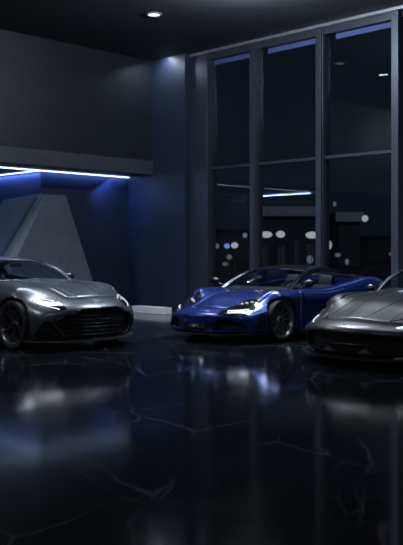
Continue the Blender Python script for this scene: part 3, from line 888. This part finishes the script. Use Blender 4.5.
# grille surround: fine bright lip round the mouth
lip = [(0, .579), (.30, .576), (.37, .56), (.43, .52), (.58, .477), (.665, .43), (.665, .37), (.585, .24), (.47, .165), (0, .157)]
db.line('grille_surround', [(db.front(y, z).x, y, z) for y, z in lip], .010, M['slat'], .001, 60)
def lights(car, ea, eb, drl, house=None, proj=(), off=.004, dr=.011):
    hs = car.patch('headlight', ea, eb, house or M['lamp_house'], off, .03)
    car.patch('lens', ea, eb, M['lens'], off+.012, -.006, side_parent=hs)
    for d in drl: car.line('daylight_strip', d, dr, M['drl'], off+.006, 16, side_parent=hs)
    for p in proj:
        for k, s in enumerate((1, -1)):
            c, nn = car.snap((p[0], p[1]*s, p[2])); bm = bmesh.new()
            add_ellipsoid(bm, car.L(c+nn*.004), (.012, p[3], p[4]), None, 14)
            obj('projector', bm, M['beam'], hs[k], smooth=True)
    return hs
lights(db, [(.246, .794, .719), (.302, .733, .716), (.365, .677, .705), (.5, .571, .678), (.71, .528, .586)],
       [(.265, .799, .706), (.381, .796, .648), (.515, .739, .61), (.683, .617, .565), (.714, .532, .581)],
       [[(.255, .79, .712), (.31, .735, .712), (.37, .68, .70), (.5, .578, .674)], [(.38, .785, .65), (.515, .73, .613), (.67, .62, .57)], [(.26, .79, .71), (.32, .79, .685), (.38, .785, .65)]],
       house=M['gloss'], proj=((.36, .735, .685, .024, .018), (.43, .69, .665, .024, .018), (.50, .64, .65, .024, .018)), dr=.006)
sp_ = [(.80, 0), (.77, .30), (.66, .60), (.45, .82), (.15, .93)]
def splitter(car, edge, z, mat, name='front_splitter', lipw=.05, t=.018, tip=.0):
    """thin lip under the bumper; edge = plan curve [(x,y)]"""
    P = polyline([(x, y, z+tip*(y/.95)**2) for x, y in edge], 22)
    full = [Vector((p.x, -p.y, p.z)) for p in P[::-1]]+P[1:]
    bm = bmesh.new(); rows = []
    for p in full:
        q = Vector((p.x-.30, p.y*.93, z))
        rows.append([bm.verts.new(car.L(v)) for v in (p, p+Vector((-.004, 0, t)), q+Vector((0, 0, t)), q)])
    for i in range(len(rows)-1):
        for k in range(4): bm.faces.new((rows[i][k], rows[i+1][k], rows[i+1][(k+1) % 4], rows[i][(k+1) % 4]))
    bm.faces.new(rows[0]); bm.faces.new(rows[-1])
    return obj(name, bm, mat, car.root)
splitter(db, [(.90, 0), (.865, .35), (.70, .70), (.48, .90), (.30, .96)], .125, M['paint_grey'], t=.022)
def sills(car, x0, x1, y, z, mat):
    for s in (1, -1):
        bm = bmesh.new(); add_box(bm, (x0, s*y-.05, z), (x1, s*y+.05, z+.07), .015, Matrix.Translation((car.off, 0, 0)))
        obj('side_sill', bm, mat, car.root)
sills(db, -2.38, -.42, .90, .10, M['matt'])
# winged emblem on the nose
def wings(car, x, z, w, mat):
    bm = bmesh.new()
    out = [(0, .012), (.25*w, .016), (.6*w, .014), (w, .010), (.85*w, -.002), (.5*w, -.008), (.2*w, -.014), (0, -.016)]
    for s in (1, -1):
        P = []
        for y, dz in out:
            c, nn = car.snap((x+dz*.9, y*s, z+dz*.6)); P.append((c, nn))
        top = [bm.verts.new(car.L(c+nn*.007)) for c, nn in P]; bot = [bm.verts.new(car.L(c-nn*.01)) for c, nn in P]
        bm.faces.new(top); bm.faces.new(bot[::-1])
        for i in range(len(P)): bm.faces.new((top[i], top[(i+1) % len(P)], bot[(i+1) % len(P)], bot[i]))
    return obj('winged_emblem', bm, mat, car.root)
wings(db, .715, .66, .10, M['trim'])
# bonnet creases and vents
db.line('bonnet_crease', [(.62, .20, .76), (.2, .27, .87), (-.45, .36, .95)], .006, M['paint_grey'], .003)
db.patch('bonnet_vent', [(.20, .40, .86), (.05, .42, .88), (-.12, .44, .90)], [(.18, .50, .86), (.03, .53, .88), (-.14, .55, .90)], M['matt'], .003, .01)
db.patch('side_vent', [(-.50, .99, .66), (-.75, .99, .68), (-1.0, .99, .69)], [(-.50, .99, .60), (-.75, .99, .64), (-1.0, .99, .68)], M['matt'], .003, .01)
db.patch('tail_light', [(-3.6, .88, .84), (-3.75, .70, .86), (-3.85, .3, .86)], [(-3.6, .88, .80), (-3.75, .70, .80), (-3.85, .3, .81)], M['tail'], .004, .02)
# door handle
db.patch('door_handle', [(-1.62, .96, .79), (-1.82, .96, .80)], [(-1.62, .96, .765), (-1.82, .96, .775)], M['slat'], .008, .01, n=6, m=2)

# ---------------------------------------------------------------- blue supercar
MC = dict(
    wb=2.67, nose=1.02, tail=-3.50, wr=.32, tw=.25, track=.815, arch=.355, bow=(.46, 2.3), rbow=(.25, 2.2), rslope=.2,
    prof=[(.10, .05), (.20, 0), (.30, .02), (.40, .02), (.46, .05), (.55, .16), (.7, .26), (.85, .32)], round=.10, inset=.04,
    curves=dict(
        zc=[(-3.5, .80), (-3.2, .90), (-2.4, .92), (-1.5, .82), (-.5, .765), (0, .725), (.4, .66), (.7, .575), (.9, .51), (1.02, .47)],
        yi=[(-3.5, .40), (-2, .5), (-.3, .48), (.3, .46), (1.02, .36)],
        zi=[(-3.5, .79), (-3.2, .88), (-2.4, .88), (-1.5, .80), (-.5, .75), (0, .705), (.4, .64), (.7, .555), (.9, .50), (1.02, .465)],
        ys=[(-3.5, .66), (-2.6, .80), (-1.5, .78), (-.5, .77), (0, .775), (.4, .74), (.7, .70), (1.02, .62)],
        zs=[(-3.5, .82), (-3.1, .92), (-2.6, .95), (-2, .87), (-1.2, .77), (-.45, .785), (0, .79), (.3, .745), (.6, .645), (.85, .53), (1.02, .455)],
        W=[(-3.5, .88), (-2.67, .975), (-1.7, .93), (-1.0, .90), (-.4, .935), (0, .965), (.5, .955), (1.02, .86)],
        zm=[(-3.5, .60), (-2.6, .68), (-1.3, .56), (-.4, .64), (.1, .64), (.6, .48), (1.02, .33)],
        Wl=[(-3.5, .80), (-2.67, .93), (-1.7, .92), (-.7, .92), (0, .93), (.5, .93), (1.02, .86)],
        zl=[(-3.5, .25), (-3, .15), (-1, .115), (.5, .12), (1.02, .13)],
        dd=[(-3.4, 0), (-1.9, -.02), (-1.2, -.05), (-.5, -.03), (.8, 0)]),
    bonnet=(-.20, .86, 2.5), door=(-1.75, -.50),
    cuts=[([(.84, .16), (.80, .28), (.62, .355), (.48, .375), (.33, .29), (.33, .18), (.6, .15)], .14, True)],
    cabin=[(-.40, .0), (-.46, .60), (-.75, .70), (-1.7, .72), (-1.95, .6), (-2.0, 0)],
    paint=M['paint_blue'], roof_mat=M['gloss'], rim_mat=M['greyrim'], trim_mat=M['slat'], spokes=10, split=.10, spw=.010, rimk=.83, hdr=2,
    house=dict(u=[0, .16, .34, .50, .68, .86, 1.],
        B=[(-.42, .74, .745), (-.75, .76, .76), (-1.15, .77, .78), (-1.55, .78, .81), (-2.0, .78, .86), (-2.45, .76, .90), (-2.75, .70, .92)],
        R=[(-.42, .73, .75), (-.70, .685, .90), (-1.05, .60, 1.035), (-1.45, .56, 1.085), (-1.9, .57, 1.06), (-2.4, .66, .97), (-2.74, .69, .925)],
        C=[(-.22, 0, .735), (-.55, 0, .93), (-.98, 0, 1.09), (-1.4, 0, 1.15), (-1.9, 0, 1.125), (-2.45, 0, 1.01), (-2.9, 0, .92)],
        header=.34, rear=(.62, .95), side=(.05, .80), crown=2.2),
)
mc = Car(MC, 'metallic blue supercar with a black roof and teardrop headlights, middle of the three cars', 'supercar', 'car', (0, 0, 0), 0)
mc.glasshouse(); mc.wheels(); mc.mirrors((-.55, 1.0, .875), M['gloss']); mc.interior(-1.72, 1, -.75, .78, -.17)
lights(mc, [(.909, .404, .441), (.687, .41, .515), (.419, .44, .59), (.30, .515, .640), (.276, .662, .644)],
       [(.912, .406, .438), (.863, .553, .419), (.757, .716, .397), (.59, .787, .449), (.377, .736, .565)],
       [[(.789, .507, .477), (.691, .62, .485), (.558, .722, .498)]], house=M['gloss'],
       proj=((.47, .51, .575, .030, .022), (.43, .57, .585, .034, .024), (.38, .63, .60, .030, .022)), dr=.009)
splitter(mc, [(1.04, 0), (1.00, .35), (.84, .68), (.60, .90), (.42, .95)], .125, M['carbon'], t=.02, tip=.02)
splitter(mc, [(.99, 0), (.95, .35), (.79, .66), (.57, .87), (.42, .93)], .17, M['paint_blue'], name='bumper_blade', t=.03, tip=.02)
sills(mc, -2.26, -.40, .915, .09, M['carbon'])
mc.patch('bumper_insert', [(1.0, 0, .29), (.95, .22, .29), (.88, .40, .27)], [(1.0, 0, .20), (.95, .22, .20), (.88, .34, .20)], M['gloss'], .003, .02)
mc.patch('bonnet_scoop', [(.42, .58, .60), (.30, .60, .65), (.18, .62, .70)], [(.41, .67, .57), (.29, .685, .64), (.18, .70, .69)], M['slat'], .003, .01)
mc.patch('bumper_vent', [(.42, .955, .52), (.43, .96, .38), (.44, .95, .22)], [(.48, .94, .50), (.56, .93, .36), (.58, .92, .22)], M['gloss'], .004, .02)
mc.line('door_edge', [(-.50, .93, .25), (-.62, .92, .50), (-.60, .90, .70)], .006, M['matt'], .001)
mc.patch('door_channel', [(-.8, .90, .68), (-1.3, .88, .70), (-1.75, .93, .76)], [(-.8, .93, .62), (-1.3, .93, .52), (-1.75, .97, .50)], M['matt'], -.001, .01)
mc.patch('tail_light', [(-3.3, .90, .80), (-3.42, .70, .82), (-3.48, .40, .82)], [(-3.3, .90, .77), (-3.42, .70, .78), (-3.48, .40, .78)], M['tail'], .004, .02)

# ---------------------------------------------------------------- dark grey grand tourer
RO = dict(
    wb=2.67, nose=.97, tail=-3.70, wr=.335, tw=.25, track=.815, arch=.372, bow=(.44, 2.3), rbow=(.30, 2.2), rslope=.25,
    prof=[(.10, .10), (.20, .06), (.35, .03), (.44, .0), (.50, .02), (.58, .10), (.7, .2), (.9, .3)], round=.09, inset=.05,
    curves=dict(
        zc=[(-3.7, .84), (-3.4, .95), (-2.7, .99), (-1.6, .93), (-.8, .90), (-.3, .86), (.15, .79), (.5, .69), (.75, .60), (.97, .50)],
        yi=[(-3.7, .40), (-2, .5), (-.3, .46), (.3, .42), (.97, .34)],
        zi=[(-3.7, .83), (-3.4, .94), (-2.7, .97), (-1.6, .90), (-.8, .865), (-.3, .82), (.15, .75), (.5, .655), (.75, .575), (.97, .495)],
        ys=[(-3.7, .66), (-2.6, .81), (-1.5, .79), (-.5, .78), (0, .78), (.4, .75), (.97, .64)],
        zs=[(-3.7, .83), (-3.0, .97), (-2.6, .99), (-1.8, .91), (-1.0, .87), (-.4, .88), (-.1, .865), (.2, .80), (.45, .70), (.7, .585), (.97, .46)],
        W=[(-3.7, .88), (-2.67, .985), (-1.7, .93), (-.9, .92), (-.3, .96), (0, .98), (.5, .965), (.97, .88)],
        zm=[(-3.7, .62), (-2.6, .70), (-1.3, .60), (-.3, .68), (.1, .68), (.6, .52), (.97, .42)],
        Wl=[(-3.7, .80), (-2.67, .92), (-1.7, .90), (-.7, .90), (0, .94), (.5, .93), (.97, .84)],
        zl=[(-3.7, .25), (-3, .15), (-1, .12), (.5, .13), (.97, .15)],
        dd=[(-3, .0), (-1.6, -.03), (-.8, -.02), (.8, 0)]),
    bonnet=(-.70, .80, 3.45), door=(-2.0, -.80),
    cuts=[([(0, .425), (.40, .425), (.66, .40), (.80, .34), (.80, .22), (.70, .185), (.40, .175), (0, .175), (-.40, .175), (-.70, .185), (-.80, .22), (-.80, .34), (-.66, .40), (-.40, .425)], .10, False)],
    cabin=[(-.82, .0), (-.92, .65), (-1.2, .73), (-2.2, .73), (-2.5, .55), (-2.55, 0)],
    paint=M['paint_dark'], roof_mat=M['paint_dark'], rim_mat=M['blackrim'], trim_mat=M['slat'], spokes=5, split=.16, spw=.018,
    house=dict(u=[0, .14, .30, .48, .68, .86, 1.],
        B=[(-.90, .78, .855), (-1.15, .79, .87), (-1.5, .80, .88), (-1.9, .80, .90), (-2.4, .80, .95), (-2.85, .77, .97), (-3.05, .73, .965)],
        R=[(-.90, .77, .86), (-1.08, .715, 1.02), (-1.45, .61, 1.19), (-1.85, .575, 1.24), (-2.35, .59, 1.19), (-2.8, .67, 1.05), (-3.04, .725, .97)],
        C=[(-.62, 0, .875), (-.93, 0, 1.07), (-1.35, 0, 1.24), (-1.8, 0, 1.30), (-2.35, 0, 1.26), (-2.85, 0, 1.12), (-3.25, 0, .98)],
        header=.30, rear=(.62, .95), side=(.05, .80)),
)
ro = Car(RO, 'dark grey grand tourer with a long sculpted bonnet, rightmost car cut by the frame', 'grand_tourer', 'car', (0, 0, 0), 0)
ro.glasshouse(); ro.wheels(); ro.mirrors((-1.05, .98, .90), M['carbon'], (.05, .09, .055)); ro.interior(-2.3, -1, -1.15, .90)
gw2 = pchip([(.175, .60), (.22, .76), (.30, .78), (.36, .74), (.40, .62), (.425, .40)])
g2 = slats(ro, lambda z: .36, [.285], M['slat'], .045, .016, name='grille')
backing(ro, gw2, .18, .42, .085, M['matt'], 'mesh_backing', g2)
for s in (1, -1):
    bm = bmesh.new(); x0 = ro.front(.25, .20).x-.06
    add_prism(bm, None, [ro.L(p) for p in ((x0+.03, s*.17, .165), (x0-.01, s*.37, .165), (x0, s*.30, .25))], [ro.L(p) for p in ((x0-.04, s*.17, .165), (x0-.08, s*.37, .165), (x0-.05, s*.30, .25))])
    obj('bumper_fin', bm, M['greyrim'], ro.root)
lights(ro, [(.70, .62, .53), (.52, .71, .575), (.34, .785, .62)], [(.68, .70, .48), (.53, .80, .50), (.34, .85, .545)],
       [[(.68, .655, .51), (.53, .755, .54), (.37, .815, .585)]], proj=((.52, .75, .545, .022, .018),), dr=.008)
splitter(ro, [(1.0, 0), (.96, .35), (.80, .70), (.56, .94), (.40, .99)], .105, M['carbon'], t=.022, tip=.015)
for s in (1, -1):
    bm = bmesh.new(); add_prism(bm, None, [ro.L(p) for p in ((.70, s*.60, .125), (.52, s*.84, .125), (.56, s*.74, .20))], [ro.L(p) for p in ((.60, s*.58, .125), (.44, s*.78, .125), (.50, s*.70, .20))])
    obj('splitter_fin', bm, M['slat'], ro.root)
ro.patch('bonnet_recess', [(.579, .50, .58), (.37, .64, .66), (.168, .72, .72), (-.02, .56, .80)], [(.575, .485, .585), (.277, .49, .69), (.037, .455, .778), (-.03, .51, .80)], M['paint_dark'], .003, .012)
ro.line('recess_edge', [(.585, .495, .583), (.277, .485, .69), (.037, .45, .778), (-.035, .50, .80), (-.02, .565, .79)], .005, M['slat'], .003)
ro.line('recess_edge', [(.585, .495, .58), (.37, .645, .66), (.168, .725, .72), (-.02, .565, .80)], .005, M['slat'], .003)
ro.line('bonnet_crease', [(.70, .12, .63), (.30, .20, .76), (-.55, .32, .90)], .007, M['paint_dark'], .001, flat=.5)
sills(ro, -2.26, -.42, .90, .09, M['matt'])
ro.patch('tail_light', [(-3.45, .88, .86), (-3.6, .70, .88), (-3.66, .45, .88)], [(-3.45, .88, .82), (-3.6, .70, .83), (-3.66, .45, .84)], M['tail'], .004, .02)
# small rearing horse emblem on the nose
def horse(car, x, z, k, mat):
    o = [(.10, -.50), (.16, -.20), (.10, -.02), (.18, .12), (.12, .30), (.20, .46), (.04, .50), (-.06, .30), (-.10, .10), (-.28, .16), (-.30, .08), (-.12, -.02), (-.24, -.14), (-.20, -.20), (-.04, -.12), (.02, -.30), (-.02, -.48)]
    bm = bmesh.new(); P = [car.snap((x+b*k*.8, a*k, z+b*k*.7)) for a, b in o]
    top = [bm.verts.new(car.L(c+n*.006)) for c, n in P]; bot = [bm.verts.new(car.L(c-n*.01)) for c, n in P]
    bm.faces.new(top); bm.faces.new(bot[::-1])
    for i in range(len(P)): bm.faces.new((top[i], top[(i+1) % len(P)], bot[(i+1) % len(P)], bot[i]))
    return obj('horse_emblem', bm, mat, car.root)
horse(ro, .86, .555, .10, M['trim'])

def park(car, axle, deg, k=1.):
    """put the middle of the wheelbase where it stands; axle = ground point under the front axle"""
    r = math.radians(deg); h = Vector((math.cos(r), math.sin(r), 0))
    car.root.location = Vector((axle[0], axle[1], 0))-h*car.off*k; car.root.scale = (k, k, k); car.root.rotation_euler = (0, 0, r)
park(db, (-2.11, 13.30), -43.5, 1.05)
park(mc, (.60, 14.38), -133.5, 1.05)
park(ro, (2.43, 11.37), -137, 1.0)
